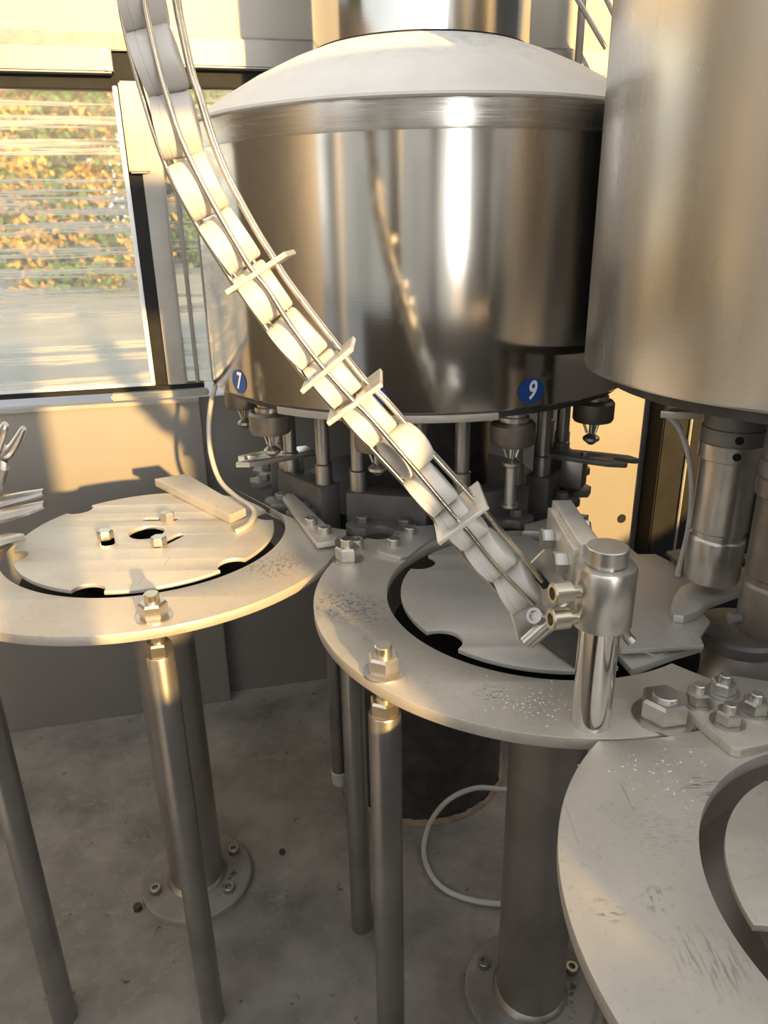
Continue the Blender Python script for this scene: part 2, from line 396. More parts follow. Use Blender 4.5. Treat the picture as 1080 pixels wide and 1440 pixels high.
# pale strip under the front rim
ol = [(.3435 * math.cos(math.radians(a)), .3435 * math.sin(math.radians(a))) for a in range(-127, -75, 1)] + [(.32 * math.cos(math.radians(a)), .32 * math.sin(math.radians(a))) for a in range(-76, -128, -1)]
mesh_obj('rim_strip', plate(ol, (), zb - .011, zb - .001, .0008), 'rim_beige', tk)
mesh_obj('underside_ring', lathe([(.325, zb), (.325, zb - .012), (.22, zb - .014), (.22, zb)], 96), 'dark_iron', tk)
mesh_obj('column', lathe([(.165, 0), (.165, .30), (.150, .31), (.150, Z0 - .06), (.212, Z0 - .055), (.212, Z0 - .02), (.12, Z0 - .015), (.12, zb)], 64), 'dark_iron', tk)
mesh_obj('floor_sealant', lathe([(.165, .0), (.173, .0), (.172, .006), (.165, .010)], 64, rfun=lambda r, z, k: r + (.0035 * math.sin(k * 1.7) if z > 0 else 0)), 'sealant', tk)
def wrap(me, ang, z, R):       # bend flat artwork (x right, y up) on to the tank shell
    for v in me.vertices:
        a = math.radians(ang) + v.co.x / R; rr = R + v.co.z; zz = v.co.y
        v.co = (rr * math.cos(a), rr * math.sin(a), z + zz)
    me.update(); return me
def text_mesh(ch, size):
    cu = bpy.data.curves.new('t', 'FONT'); cu.body = ch; cu.size = size; cu.align_x = 'CENTER'; cu.align_y = 'CENTER'; cu.shear = .18; cu.offset = size * .022
    ob = bpy.data.objects.new('t', cu); COL.objects.link(ob)
    me = bpy.data.meshes.new_from_object(ob.evaluated_get(bpy.context.evaluated_depsgraph_get())); bpy.data.objects.remove(ob); bpy.data.curves.remove(cu)
    me.materials.clear(); me.transform(Matrix.Diagonal((.85, 1.1, 1, 1))); return me
for ang, ch in ((-140, '7'), (-103, None), (-68.7, '9')):
    bm = bmesh.new(); bmesh.ops.create_circle(bm, cap_ends=False, segments=40, radius=.0165)
    c0 = bm.verts.new((0, 0, 0)); ring_e = [e for e in bm.edges]
    for e in ring_e: bm.faces.new((e.verts[0], e.verts[1], c0))
    me = bpy.data.meshes.new('s'); 
    bmesh.ops.recalc_face_normals(bm, faces=bm.faces); bm.to_mesh(me); bm.free()
    for v in me.vertices: v.co.x *= 1.18; v.co.z = .0006
    st_ = mesh_obj('number_sticker', wrap(me, ang, Z0 + .2035, TANK_R), 'sticker_blue', tk)
    if ch:
        me = text_mesh(ch, .030)
        for v in me.vertices: v.co.z = .0012
        mesh_obj('numeral', wrap(me, ang, Z0 + .2035, TANK_R), 'sticker_white', st_)

# filling valves hanging under the rim
def make_valve(rod):
    v = thing('filling_valve', '', 'valve')
    mesh_obj('collar', lathe([(.014, .026), (.014, .018), (.019, .017), (.019, .010), (.017, .009), (.017, .004), (.021, .003), (.021, -.004), (.012, -.005)], 32), 'warm_fastener' if not rod else 'machined_steel', v)
    mesh_obj('bell', lathe([(.012, -.002), (.027, -.004), (.0305, -.008), (.0305, -.032), (.028, -.036), (.020, -.037), (.013, -.036), (0, -.036)], 40), 'valve_bronze', v)
    for k in range(3):
        a = 2 * PI * k / 3 + .5
        mesh_obj('prong', tube([(.016 * math.cos(a), .016 * math.sin(a), -.035), (.007 * math.cos(a), .007 * math.sin(a), -.056)], .002, 6, 0), 'fastener', v)
    mesh_obj('stem', lathe([(.0045, -.03), (.0045, -.056), (.0065, -.057), (.0125, -.062), (.0125, -.066), (.004, -.073), (0, -.074)], 24), 'machined_steel', v)
    if rod: mesh_obj('spray_tube', lathe([(.0085, -.064), (.0085, -.122), (.012, -.123), (.012, -.127), (0, -.127)], 24), 'machined_steel', v)
    return v
proto = {True: None, False: None}
vlab = {-176: 'small filling valve hanging beside the blue sticker 7, behind the steel door rail', -140: 'bronze bell filling valve hanging just below the blue sticker 7', -104: 'filling valve under the tank rim hidden behind the chute of caps',
        -68: 'filling valve with a long steel tube under the blue sticker 9', -32: 'filling valve under the tank rim before the sunlit rear panel', 4: 'farthest filling valve under the tank beside the drum edge'}
for a in HEADS:
    rod = a == -68
    if proto[rod] is None: proto[rod] = v = make_valve(rod)
    else: v = copy_tree(proto[rod])
    v.location = (TANK[0] + CAR_R * math.cos(math.radians(a)), TANK[1] + CAR_R * math.sin(math.radians(a)), Z0 + .158)
    tag(v, vlab[a], 'valve', 'filling valves under the tank rim')

# supports: one dark bracket with two guide columns per station, and a bolted segment plate with a pocket
def make_station():
    s = thing('station_bracket', '', 'bracket')
    mesh_obj('block', box(-.060, .060, .004, .040, -.06, .040, .002), 'block_grey', s)
    for x in (-.045, .045):
        mesh_obj('guide_column', lathe([(0, .038), (.013, .038), (.013, .070), (.0105, .072), (.0105, .17), (0, .17)], 24), 'leg_steel', s, T(x, .022, 0))
    return s
def make_segment(a):
    # polygon round station pocket, in carousel polar coordinates
    c, sn = math.cos(math.radians(a)), math.sin(math.radians(a))
    pk = (TANK[0] + .3035 * c, TANK[1] + .3035 * sn, .0215)
    out = []
    def P(r, da): q = math.radians(a + da); return (TANK[0] + r * math.cos(q), TANK[1] + r * math.sin(q))
    outer = [P(.298, d * .5) for d in range(-17, 18)]
    o2 = []
    for p in outer:
        d = Vector((p[0] - pk[0], p[1] - pk[1]))
        if d.length < pk[2]:
            # push back on to the pocket circle along the radius
            rad = Vector((p[0] - TANK[0], p[1] - TANK[1])).normalized(); bq = d.dot(rad); r1 = -bq - math.sqrt(max(bq * bq - (d.length_squared - pk[2] ** 2), 0))
            p = (p[0] + rad.x * r1, p[1] + rad.y * r1)
        o2.append(p)
    return o2 + [P(.287, 10.8), P(.262, 9.8), P(.2605, 0), P(.262, -9.8), P(.287, -10.8)]
slab = {-176: 'dark column bracket on the carousel behind the curved rod', -140: 'dark block bracket with two columns beside the bolted guide finger', -104: 'dark bracket with two columns behind the middle of the cap chute',
        -68: 'dark bracket with two columns round the long tube valve', -32: 'dark bracket with columns before the sunlit rear panel', 4: 'dark bracket with columns on the carousel behind the drum valves'}
glab = {-140: 'grey segment plate with pocket beside the left starwheel', -104: 'bolted grey segment plate with a pocket, before the block bracket', -68: 'bolted grey segment plate with a pocket under the long tube valve', -32: 'grey segment plate with a pocket behind the middle starwheel',
        -176: 'grey segment plate behind the curved rod', 4: 'grey segment plate behind the drum valves'}
sp = None
for a in HEADS:
    if sp is None: sp = s = make_station()
    else: s = copy_tree(sp)
    q = math.radians(a); s.location = (TANK[0] + .262 * math.cos(q), TANK[1] + .262 * math.sin(q), Z0); s.rotation_euler = (0, 0, q + PI / 2)
    tag(s, slab[a], 'bracket', 'column brackets round the carousel')
    q0 = (TANK[0] + .29 * math.cos(q), TANK[1] + .29 * math.sin(q), Z0 - .01)
    g = thing('segment_plate', glab[a], 'plate', q0, 'pocketed segment plates of the carousel')
    wpart('plate', plate(make_segment(a), (), Z0 - .010, Z0 + .002), 'carousel_grey', g)
    for d in (-6.5, 6.5):
        p = (TANK[0] + .2735 * math.cos(q + math.radians(d)), TANK[1] + .2735 * math.sin(q + math.radians(d)))
        wpart('bolt', tz(hexa(.017, 0, .010), 0) if False else (lambda me: (me.transform(T(p[0], p[1], Z0 + .0015)), me)[1])(hexa(.017, 0, .010)), 'carousel_grey', g)
    
# neck gripper forks
def make_fork(a, label, z):
    q = math.radians(a); mx = T(TANK[0] + (.235 if a < -100 else .27) * math.cos(q), TANK[1] + (.235 if a < -100 else .27) * math.sin(q), Z0 + z) @ Matrix.Rotation(q, 4, 'Z')
    th = thing('gripper_fork', label, 'gripper', mx=mx)
    ol = [(-.03, -.018), (.03, -.024), (.062, -.024), (.086, -.017), (.088, -.012)] + [(.074 + .010 * math.cos(b), .010 * math.sin(b)) for b in [math.radians(x) for x in range(-60, -301, -20)]] + [(.094, .011), (.100, .016), (.082, .027), (.040, .026), (-.03, .02)]
    mesh_obj('fork_plate', plate(ol, (), -.004, .004), 'machined_steel' if a < -100 else 'carousel_grey', th)
    mesh_obj('pivot_bolt', cyl(.006, .003, .009, 16), 'fastener', th, T(.02, 0, 0))
    mesh_obj('lug', box(-.012, .022, -.016, .016, -.05, -.004, .002), 'leg_steel', th)
    return th
make_fork(-153, 'steel gripper fork with a slotted tip jutting from the carousel below sticker 7', .064)
make_fork(-30, 'dark gripper fork jutting out before the sunlit rear panel', .060)

# ================================================================== STARWHEEL TABLES
def scuff(px, py, r, st, rot, amt, org): p = gz(px, py) - Vector(org); return ((p.x, p.y, p.z), r, st, rot, amt)
OL = (LEFT[0], LEFT[1], Z0 - .012); OM = (MID[0], MID[1], Z0 - .012); ORR = (RIGHT[0], RIGHT[1], Z0 - .012)
plate_mat('plate_left', PLATE, [scuff(385, 795, .05, (260, 120, 60), (0, 0, .5), .5, OL)])
plate_mat('plate_mid', PLATE, [scuff(480, 850, .045, (200, 200, 100), (0, 0, .4), .7, OM), scuff(520, 860, .045, (160, 300, 100), (0, 0, 0), .5, OM), scuff(510, 895, .018, (40, 40, 40), (0, 0, 0), .5, OM), scuff(690, 975, .02, (150, 300, 90), (0, 0, .3), .6, OM)])
plate_mat('plate_right', (.63, .585, .515), [scuff(990, 1105, .018, (50, 500, 90), (0, 0, 1.3), .8, ORR), scuff(930, 1175, .035, (150, 420, 90), (0, 0, .8), .18, ORR), scuff(1000, 1350, .026, (420, 40, 90), (0, 0, .5), .45, ORR), scuff(855, 1280, .012, (90, 200, 90), (0, 0, .2), .6, ORR), scuff(922, 1265, .012, (200, 90, 90), (0, 0, .2), .6, ORR)])
plate_mat('plate_disc', (.58, .56, .52), [])
plate_mat('plate_disc_left', (.66, .625, .56), [])

TH_ = .012
# left table ring: near half, cut back round the carousel and the middle ring
cutsL = [(TANK[0], TANK[1], .304), (MID[0], MID[1], .2735)]
outer = polar(LEFT[0], LEFT[1], .2815, cutsL, 420, 32, -182, full=False)
inner = polar(LEFT[0], LEFT[1], .193, [], 200, -182, 22, full=False)
lr = thing('guide_ring_table', 'dusty steel crescent table round the left bolted starwheel', 'table plate', OL)
wpart('ring_plate', plate(outer + inner, (), Z0 - TH_, Z0), 'plate_left', lr)
# middle table ring
cutsM = [(TANK[0], TANK[1], .304)]
for a in (-104, -68): cutsM.append((TANK[0] + .3035 * math.cos(math.radians(a)), TANK[1] + .3035 * math.sin(math.radians(a)), .0215))
def c_ring(c, ro, ri, cuts, icuts, d, rd):       # ring left open where the neighbouring circle d, rd cuts through it
    base = math.degrees(math.atan2(d[1] - c[1], d[0] - c[0])); L = math.hypot(d[0] - c[0], d[1] - c[1])
    def half(r): return math.degrees(math.acos((L * L + r * r - rd * rd) / (2 * L * r)))
    ho, hi = half(ro), half(ri)
    o = polar(c[0], c[1], ro, cuts, 600, base + ho, base + 360 - ho, full=False)
    q = polar(c[0], c[1], ri, icuts, 260, base + 360 - hi, base + hi, full=False)
    def arc(p, r_):
        a0 = math.atan2(p[1] - d[1], p[0] - d[0]); a1 = math.atan2(r_[1] - d[1], r_[0] - d[0]); a1 += 2 * PI * round((a0 - a1) / (2 * PI))
        return [(d[0] + rd * math.cos(a0 + (a1 - a0) * k / 12), d[1] + rd * math.sin(a0 + (a1 - a0) * k / 12)) for k in range(1, 12)]
    return o + arc(o[-1], q[0]) + q + arc(q[-1], o[0])
mid_outline = c_ring(MID, .2676, .1825, cutsM, [(TANK[0], TANK[1], .309)], DRUM, .285)
mr_ = thing('guide_ring_table', 'dusty steel ring table carrying the chute post, white shavings on it', 'table plate', OM)
wpart('ring_plate', plate(mid_outline, (), Z0 - TH_, Z0), 'plate_mid', mr_)
# right table ring
cutsR = [(MID[0], MID[1], .2705)]
outer = polar(RIGHT[0], RIGHT[1], .235, cutsR, 720)
rr_ = thing('guide_ring_table', 'scuffed dusty steel ring table bolted to the chute table by a bridge plate', 'table plate', ORR)
wpart('ring_plate', plate(outer, [circle(RIGHT[0] + .01, RIGHT[1], .1505, 160)], Z0 - TH_, Z0), 'plate_right', rr_)

def starwheel(name, label, c, R, pockets, mat, prad, holes=(), zr=0.0, skirt=.178, hubmat='gasket_shade_black'):
    th = thing(name, label, 'starwheel', (c[0], c[1], Z0 - .056))
    cuts = [(c[0] + (R + .001) * math.cos(math.radians(a)), c[1] + (R + .001) * math.sin(math.radians(a)), prad) for a in pockets]
    wpart('wheel_plate', plate(polar(c[0], c[1], R, cuts, 1080), holes, Z0 - .0055 + zr, Z0 + zr), mat, th)
    wpart('hub_shade', (lambda me: (me.transform(T(c[0], c[1], 0)), me)[1])(lathe([(0, Z0 - .040), (.085, Z0 - .040), (.085, Z0 - .0058), (.10, Z0 - .0058), (.10, Z0 - .045), (skirt, Z0 - .050), (skirt, Z0 - .056), (0, Z0 - .056)], 64)), hubmat, th)  # hub with added wide skirt; its colour stands in for shade in gaps
    return th
slots = []
def slot(px0, py0, px1, py1, r):
    a, b = gz(px0, py0), gz(px1, py1); d = (b - a).normalized(); nn = Vector((-d.y, d.x, 0)); o = []
    base = math.atan2(d.y, d.x)
    for k in range(9): q = base + PI / 2 + PI * k / 8; o.append((a.x + r * math.cos(q), a.y + r * math.sin(q)))
    for k in range(9): q = base - PI / 2 + PI * k / 8; o.append((b.x + r * math.cos(q), b.y + r * math.sin(q)))
    return o
hl = [circle(-.340, .974, .0245), slot(150, 752, 152, 764, .009), slot(222, 768, 252, 753, .0065), slot(206, 730, 244, 730, .006)]
sw = starwheel('starwheel', 'dusty steel starwheel with round pockets, three slotted hex bolts and a centre hole', LEFT, .1765, [-37.5 + 60 * k for k in range(6)], 'plate_disc_left', .021, hl)
for px, py in ((149, 757), (224, 766), (236, 731)):
    p = gz(px, py); me = hexa(.019, 0, .013); me.transform(T(p.x, p.y, Z0 - .0005) @ Matrix.Rotation(random.random(), 4, 'Z')); wpart('hex_bolt', me, 'fastener', sw)
sw2 = starwheel('starwheel', 'grey steel starwheel with round pockets under the end of the cap chute', MID, .166, [-140 + 72 * k for k in range(5)], 'plate_disc', .023)
sw3 = starwheel('starwheel', 'scratched steel starwheel inside the scuffed bolted ring table', RIGHT, .125, [196 + 90 * k for k in range(4)], 'plate_right', .022, skirt=.150, hubmat='pillar_steel')

# pedestal pillars under the starwheels
def pillar(c, r, fr, label, bolts):
    th = thing('pedestal', label, 'pillar', (c[0], c[1], 0))
    mesh_obj('pillar', lathe([(0, .008), (r, .008), (r, Z0 - .0565), (0, Z0 - .0565)], 56), 'pillar_steel', th)
    mesh_obj('base_flange', lathe([(0, 0), (fr, 0), (fr, .009), (fr - .003, .012), (r, .012)], 64), 'dusty_floor', th)
    mesh_obj('weld', lathe([(r, .011), (r + .007, .011), (r + .004, .016), (r, .019)], 48), 'pillar_steel', th)
    for a in bolts:
        q = math.radians(a); b = mesh_obj('flange_bolt', lathe([(0, .012), (.0095, .012), (.0095, .021), (.0085, .022), (.005, .022), (.005, .015), (0, .015)], 20), 'leg_steel', th, T(fr * .76 * math.cos(q), fr * .76 * math.sin(q), 0))
pillar(LEFT, .0445, .094, 'dark steel pillar with round bolted flange under the left bolted starwheel', (-150, -30, 90, 210 - 180 + 10))
pillar((.200, .752), .048, .094, 'steel pillar with dusty round flange under the starwheel of the cap chute', (150, -80, 20))
# floor debris by the pedestal
# ------------------------------------------------------------------ legs with stud and nuts
def make_leg():
    l = thing('table_leg', '', 'table leg')
    mesh_obj('leg_tube', lathe([(0, 0), (.0165, 0), (.0165, .602), (.0155, .604), (0, .604)], 32), 'leg_steel', l)
    mesh_obj('stud', cyl(.0085, .60, .680, 20, .001), 'warm_fastener', l)
    mesh_obj('lock_nut', hexa(.026, .604, .620), 'warm_fastener', l)
    mesh_obj('washer', lathe([(.009, Z0), (.0205, Z0), (.0205, Z0 + .002), (.009, Z0 + .002)], 28), 'fastener', l)
    mesh_obj('nut', hexa(.0275, Z0 + .002, Z0 + .020), 'fastener', l)
    return l
lp = None
for x, y, lab in ((-.258, .725, 'steel leg under the front of the crescent table, pillar behind it'), (-.003, .608, 'steel leg with warm nut at the front of the ring table'),
                  (-.048, .868, 'steel leg under the ring table next to the crescent table corner'), (.239, .531, 'steel leg with a big nut beside the bridge plate'), (-.471, .728, 'steel leg under the far end of the crescent table, away from the pillars')):
    if lp is None: lp = l = make_leg()
    else: l = copy_tree(lp)
    l.location = (x, y, 0); l.rotation_euler = (0, 0, random.random() * PI); tag(l, lab, 'table leg', 'legs of the guide tables')
    if x > .2:
        for q in [o for o in bpy.data.objects if o.parent == l]:
            if q.name.startswith('nut'): q.data = hexa(.036, Z0 + .002, Z0 + .021); q.data.materials.append(M['fastener'])
            if q.name.startswith('washer'): q.data = lathe([(.009, Z0), (.0265, Z0), (.0265, Z0 + .002), (.009, Z0 + .002)], 28); q.data.materials.append(M['fastener'])
            if q.name.startswith('stud'): q.data = cyl(.0115, .60, Z0 + .0245, 24, .001); q.data.materials.append(M['fastener'])
me = lathe([(0, 0), (.013, 0), (.013, .02), (.0145, .022), (.0145, .55), (0, .55)], 28)
l6 = thing('support_rod', 'dark support rod with a pale foot behind the table legs', 'rod', (-.100, 1.2, 0)); 
mesh_obj('rod', lathe([(0, .03), (.0145, .03), (.0145, Z0 - .065), (0, Z0 - .065)], 28), 'leg_steel', l6); mesh_obj('foot', lathe([(0, 0), (.014, 0), (.016, .012), (.016, .03), (.010, .036), (0, .036)], 24), 'white_hose', l6)

# ------------------------------------------------------------------ fasteners and guide pieces on the tables
def nut_at(th, px, py, z=0.0, af=.018, h=.012, name='nut', mat='fastener'):
    p = gz(px, py, z); rot = Matrix.Rotation(random.random(), 4, 'Z')
    me = lathe([(0, 0), (af * .78, 0), (af * .78, .0016), (af * .3, .0016)], 24); me.transform(T(p.x, p.y, Z0 + z)); wpart('washer', me, mat, th)
    me = hexa(af, .0012, h); me.transform(T(p.x, p.y, Z0 + z) @ rot); nt_ = wpart(name, me, mat, th)
    me = cyl(af * .28, h - .001, h + .006, 16, .0008); me.transform(T(p.x, p.y, Z0 + z)); wpart('stud', me, mat, th)
def socket_at(th, px, py, z=0.0, r=.0085, h=.011, mat='fastener'):
    p = gz(px, py, z); me = lathe([(0, 0), (r, 0), (r, h - .001), (r - .001, h), (r * .55, h), (r * .5, h * .45), (0, h * .45)], 24); me.transform(T(p.x, p.y, Z0 + z)); wpart('socket_bolt', me, mat, th)
def poly_px(pts, z): return [(gz(x, y, z).x, gz(x, y, z).y) for x, y in pts]
# small socket bolt by the corner nut
b0 = gz(501, 771); th = thing('corner_bolt', 'small socket bolt beside the big nut at the ring table corner', 'bolt', (b0.x, b0.y, Z0))
socket_at(th, 501, 771, 0, .0105, .014)
# bridge plate between the two right hand rings
bp = thing('bridge_plate', 'thick grey bridge plate with four hex nuts joining two ring tables', 'plate', tuple(gz(1000, 1000)))
wpart('bar', plate(poly_px([(947, 984), (1028, 1050), (1042, 1054), (1150, 1030), (1150, 1004), (1100, 960), (1020, 948)], .009), (), Z0, Z0 + .009, .0012), 'plate_right', bp)
for p in ((980, 988), (1016, 974), (1023, 1016), (1060, 1001)): nut_at(bp, p[0], p[1], .009, .0185, .013)
# guide finger on the left table
gf = thing('guide_finger', 'slanted dusty steel guide finger with two bolts at the crescent table end', 'guide bar', tuple(gz(440, 735, .004)))
wpart('finger', plate(poly_px([(397, 699), (404, 693), (413, 694), (476, 754), (471, 760), (446, 764)], .012), (), Z0 + .004, Z0 + .012, .001), 'plate_left', gf)
wpart('spacer', plate(poly_px([(418, 722), (430, 716), (470, 754), (450, 758)], 0), (), Z0, Z0 + .005), 'carousel_grey', gf)
for p in ((438, 737), (457, 750)): socket_at(gf, p[0], p[1], .012, .009, .010)
gf2 = thing('guide_shoe', 'small angled grey guide plate with two socket bolts on the ring table', 'guide plate', tuple(gz(570, 762)))
wpart('shoe', plate(poly_px([(529, 771), (536, 776), (563, 783), (575, 780), (612, 752), (610, 738), (578, 740)], .006), (), Z0, Z0 + .006, .001), 'plate_disc', gf2)
for p in ((554, 766), (577, 750)): socket_at(gf2, p[0], p[1], .006, .0085, .010)
# straight bar across the left starwheel
sb = wobj('stop_bar', plate(poly_px([(217, 671), (262, 664), (345, 712), (322, 722)], .017), (), Z0 + .0005, Z0 + .0145, .0015), 'plate_left', gz(280, 695), 'flat dusty steel bar lying across the left starwheel', 'bar')
# bent rod that comes down on to the left starwheel
def lerp(a, b, t): return a + (b - a) * t
rp = [(303, 541, 1.19), (297, 566, 1.20), (294, 600, 1.20), (297, 640, 1.18), (309, 675, 1.15), (330, 697, 1.10)]
pts = [gy(x, y, Y) for x, y, Y in rp] + [gz(352, 712, .010), gz(358, 722, .006), gz(350, 737, .004), gz(334, 747, .004)]
wobj('bent_rod', tube(pts, .0042, 10, 8), 'hose', gz(334, 747), 'thin bent metal rod curving down on to the left starwheel', 'rod')

# ================================================================== CAP CHUTE
CY = .585
ch = thing('cap_chute', 'curved chute of thin steel rods and bracket plates feeding caps to the starwheel', 'chute', tuple(gy(748, 850, CY)))
Lr = [(160, -70), (168, 0), (178, 51), (190, 97), (201, 136), (219, 194), (238, 244), (260, 287), (285, 330), (327, 397), (340, 413), (372, 458), (400, 495), (430, 532), (470, 575), (520, 628), (580, 693), (622, 743), (640, 766), (686, 818), (729, 860)]
Mr = [(193, -70), (203, 0), (210, 38), (225, 101), (236, 139), (254, 194), (280, 250), (308, 302), (330, 340), (353, 378), (377, 408), (408, 457), (450, 512), (493, 560), (520, 587), (568, 642), (603, 683), (645, 733), (658, 747), (696, 794), (751, 851)]
Rr = [(238, -70), (246, 0), (256, 51), (268, 104), (278, 133), (297, 194), (315, 240), (335, 280), (360, 325), (382, 360), (402, 393), (440, 443), (477, 490), (515, 538), (542, 563), (600, 630), (662, 698), (683, 721), (714, 760), (762, 818)]
def rod(px, Y, name, r=.0021, dY=0.0):
    pts = [gy(x, y, Y) + Vector((0, dY, 0)) for x, y in px]; return wpart(name, tube(pts, r, 8, 3), 'rod_steel', ch)
rod(Lr, CY, 'side_rod'); rod(Lr, CY, 'side_rod', .0019, .022)
rod(Mr, CY - .0235, 'front_rod', .0021)
rod(Rr, CY, 'outer_rod', .0021); rod(Rr, CY, 'outer_rod', .0018, .012)
rod([(x + 2, y) for x, y in Mr], CY, 'rear_rod', .0021, .0235)
BN = [(188, -50), (210, 40), (238, 132), (262, 222), (300, 301), (347, 376), (393, 445), (444, 505), (492, 559), (544, 615), (583, 660), (628, 713), (670, 757), (708, 800), (748, 850)]
BP = [gy(x, y, CY) for x, y in BN]
def chute_dir(p):
    best = min(range(len(BP) - 1), key=lambda i: ((BP[i] + BP[i + 1]) / 2 - p).length)
    t = (BP[best + 1] - BP[best]); t.y = 0; return t.normalized()
for (xa, ya, xb, yb) in ((318, 412, 402, 357), (424, 552, 495, 491), (461, 597, 537, 541), (617, 765, 687, 713)):
    Yf = CY - .031; a, b = gy(xa, ya, Yf), gy(xb, yb, Yf); c = (a + b) / 2 + Vector((0, .031, 0)); L = (b - a).length; ax = (b - a).normalized()
    mx = frame(c, ax.cross(Vector((0, 1, 0))), ax)
    hw, hd = L / 2, .031
    me = plate([(-hw, -hd), (hw, -hd), (hw, hd), (-hw, hd)], [[(-hw + .012, -.0225), (hw - .024, -.0225), (hw - .024, .0225), (-hw + .012, .0225)]], -.002, .002, .0006)
    me.transform(mx); wpart('bracket_plate', me, 'bracket_steel', ch)
# chute end: sloping side sheets, clamp bar and screw
def sheet(pts, th_, mat, name, parent):    # thin plate through 3d points
    P = [Vector(p) for p in pts]; c = sum(P, Vector()) / len(P); z = (P[1] - P[0]).cross(P[2] - P[0]).normalized(); mx = frame(c, z, P[1] - P[0]); inv = mx.inverted()
    me = plate([((inv @ p).x, (inv @ p).y) for p in P], (), -th_ / 2, th_ / 2, min(.0006, th_ * .3)); me.transform(mx); return wpart(name, me, mat, parent)
sheet([gy(712, 838, .60), gy(728, 900, .575), gy(742, 908, .575), gy(772, 862, .60), gy(750, 830, .62)], .003, 'bracket_steel', 'end_sheet', ch)
wpart('clamp_bar', tube([gy(738, 903, .566), gy(770, 874, .566), gy(802, 846, .566)], .0055, 10, 0), 'machined_steel', ch)
wpart('clamp_bar', tube([gy(744, 906, .572), gy(776, 880, .572), gy(806, 856, .572)], .0045, 10, 0), 'machined_steel', ch)
me = lathe([(0, 0), (.007, 0), (.007, .010), (.0045, .010), (.004, .006), (0, .006)], 20); me.transform(frame(gy(757, 868, .562), Vector((-.5, -.6, .5)))); wpart('end_screw', me, 'fastener', ch)
wpart('rod_sleeve', tube([gy(752, 804, .60), gy(768, 824, .60)], .0042, 10, 0), 'dark_iron', ch)

# caps, edge-on, closed tops towards the outer rods
CD_, CH_ = .0408, .0282
def make_cap():
    R = CD_ / 2; prof = [(R - .002, -CH_ / 2), (R, -CH_ / 2), (R, -CH_ / 2 + .0052), (R - .0004, -CH_ / 2 + .0056), (R - .0004, -CH_ / 2 + .0060), (R, -CH_ / 2 + .0064), (R, CH_ / 2 - .0030), (R - .0003, CH_ / 2 - .0018), (R - .0011, CH_ / 2 - .0007), (R - .0024, CH_ / 2 - .0001), (R - .005, CH_ / 2), (0, CH_ / 2 - .0003),
                                     (0, CH_ / 2 - .0022), (R - .004, CH_ / 2 - .0024), (R - .0022, CH_ / 2 - .005)]
    def rf(r, z, k): return r - (.0007 if (k % 2 and r > R - .0003 and -CH_ / 2 + .0066 < z < CH_ / 2 - .004) else 0)
    return lathe(prof, 144, True, rf)
CAPLAB = ['white bottle cap highest in the chute, before the cream panel', 'shaded white bottle cap before the header rail, second from the chute top', 'white bottle cap half in sun beside the rim of the tank lid', 'sunlit white bottle cap two caps above the highest bracket plate',
          'sunlit ribbed bottle cap resting just above the highest bracket plate', 'sunlit bottle cap passing through the highest bracket plate', 'sunlit bottle cap just above the close pair of bracket plates', 'bottle cap held between the close pair of bracket plates',
          'bottle cap just below the close pair of bracket plates', 'tipped white bottle cap showing its hollow underside in the chute', 'bottle cap just below the tipped one in the chute', 'bottle cap passing through the lowest bracket plate',
          'white bottle cap just below the lowest bracket plate', 'white bottle cap at the very end of the chute by the end screw']
cap_me = make_cap(); cap_me.materials.append(M['cap_plastic'])
for i in range(len(BP) - 1):
    a, b = BP[i], BP[i + 1]; t = (b - a); t.y = 0; t.normalize(); ax = Vector((-t.z, 0, t.x)); c = (a + b) / 2
    lab, grp = CAPLAB[i], 'caps queued in the chute'
    ax = (ax + Vector((0, random.uniform(-.05, .03), 0)) + t * random.uniform(-.05, .05)).normalized()
    if i == 9: ax = (ax * .88 + Vector((0, .47, 0)) + t * .10).normalized(); c += Vector((.004, .0, .003)); pass
    ax = (ax + Vector((0, {10: .10, 11: .08, 12: -.04, 13: -.10, 9: 0}.get(i, .135), 0)) + t * {12: -.05, 13: .08}.get(i, 0)).normalized()
    o = mesh_obj('bottle_closure', cap_me, None); o.matrix_world = frame(c, ax, t)
    tag(o, lab, 'bottle cap', grp)

# ================================================================== CHUTE POST WITH CLAMP
PX, PY = gz(830, 1015).x, gz(830, 1015).y
po = thing('chute_post', 'polished steel post with clamp collar holding the chute arm on the ring table', 'post', (PX, PY, Z0))
mesh_obj('post_bar', lathe([(0, 0), (.0165, 0), (.0165, .152), (0, .152)], 48), 'polished_steel', po)
mesh_obj('post_top', lathe([(0, .150), (.0165, .150), (.0165, .1648), (.0158, .1655), (0, .1655)], 48), 'machined_steel', po)
mesh_obj('collar', lathe([(.0165, .098), (.0235, .098), (.0245, .0995), (.0245, .148), (.0235, .150), (.0165, .1505)], 64), 'machined_steel', po)
def screw(th, p, d, r, h, shank, mat, name='clamp_screw'):
    me = lathe([(0, -shank), (r * .62, -shank), (r * .62, 0), (r, .0), (r, h - .0012), (r - .0012, h), (r * .58, h), (r * .5, h * .4), (0, h * .4)], 28); me.transform(frame(p, d)); wpart(name, me, mat, th)
cz = Z0
screw(po, Vector((PX - .030, PY - .010, cz + .131)), (-1, -.25, .05), .0088, .015, .012, 'warm_fastener')
screw(po, Vector((PX - .030, PY - .010, cz + .108)), (-1, -.25, .05), .0088, .015, .012, 'warm_fastener')
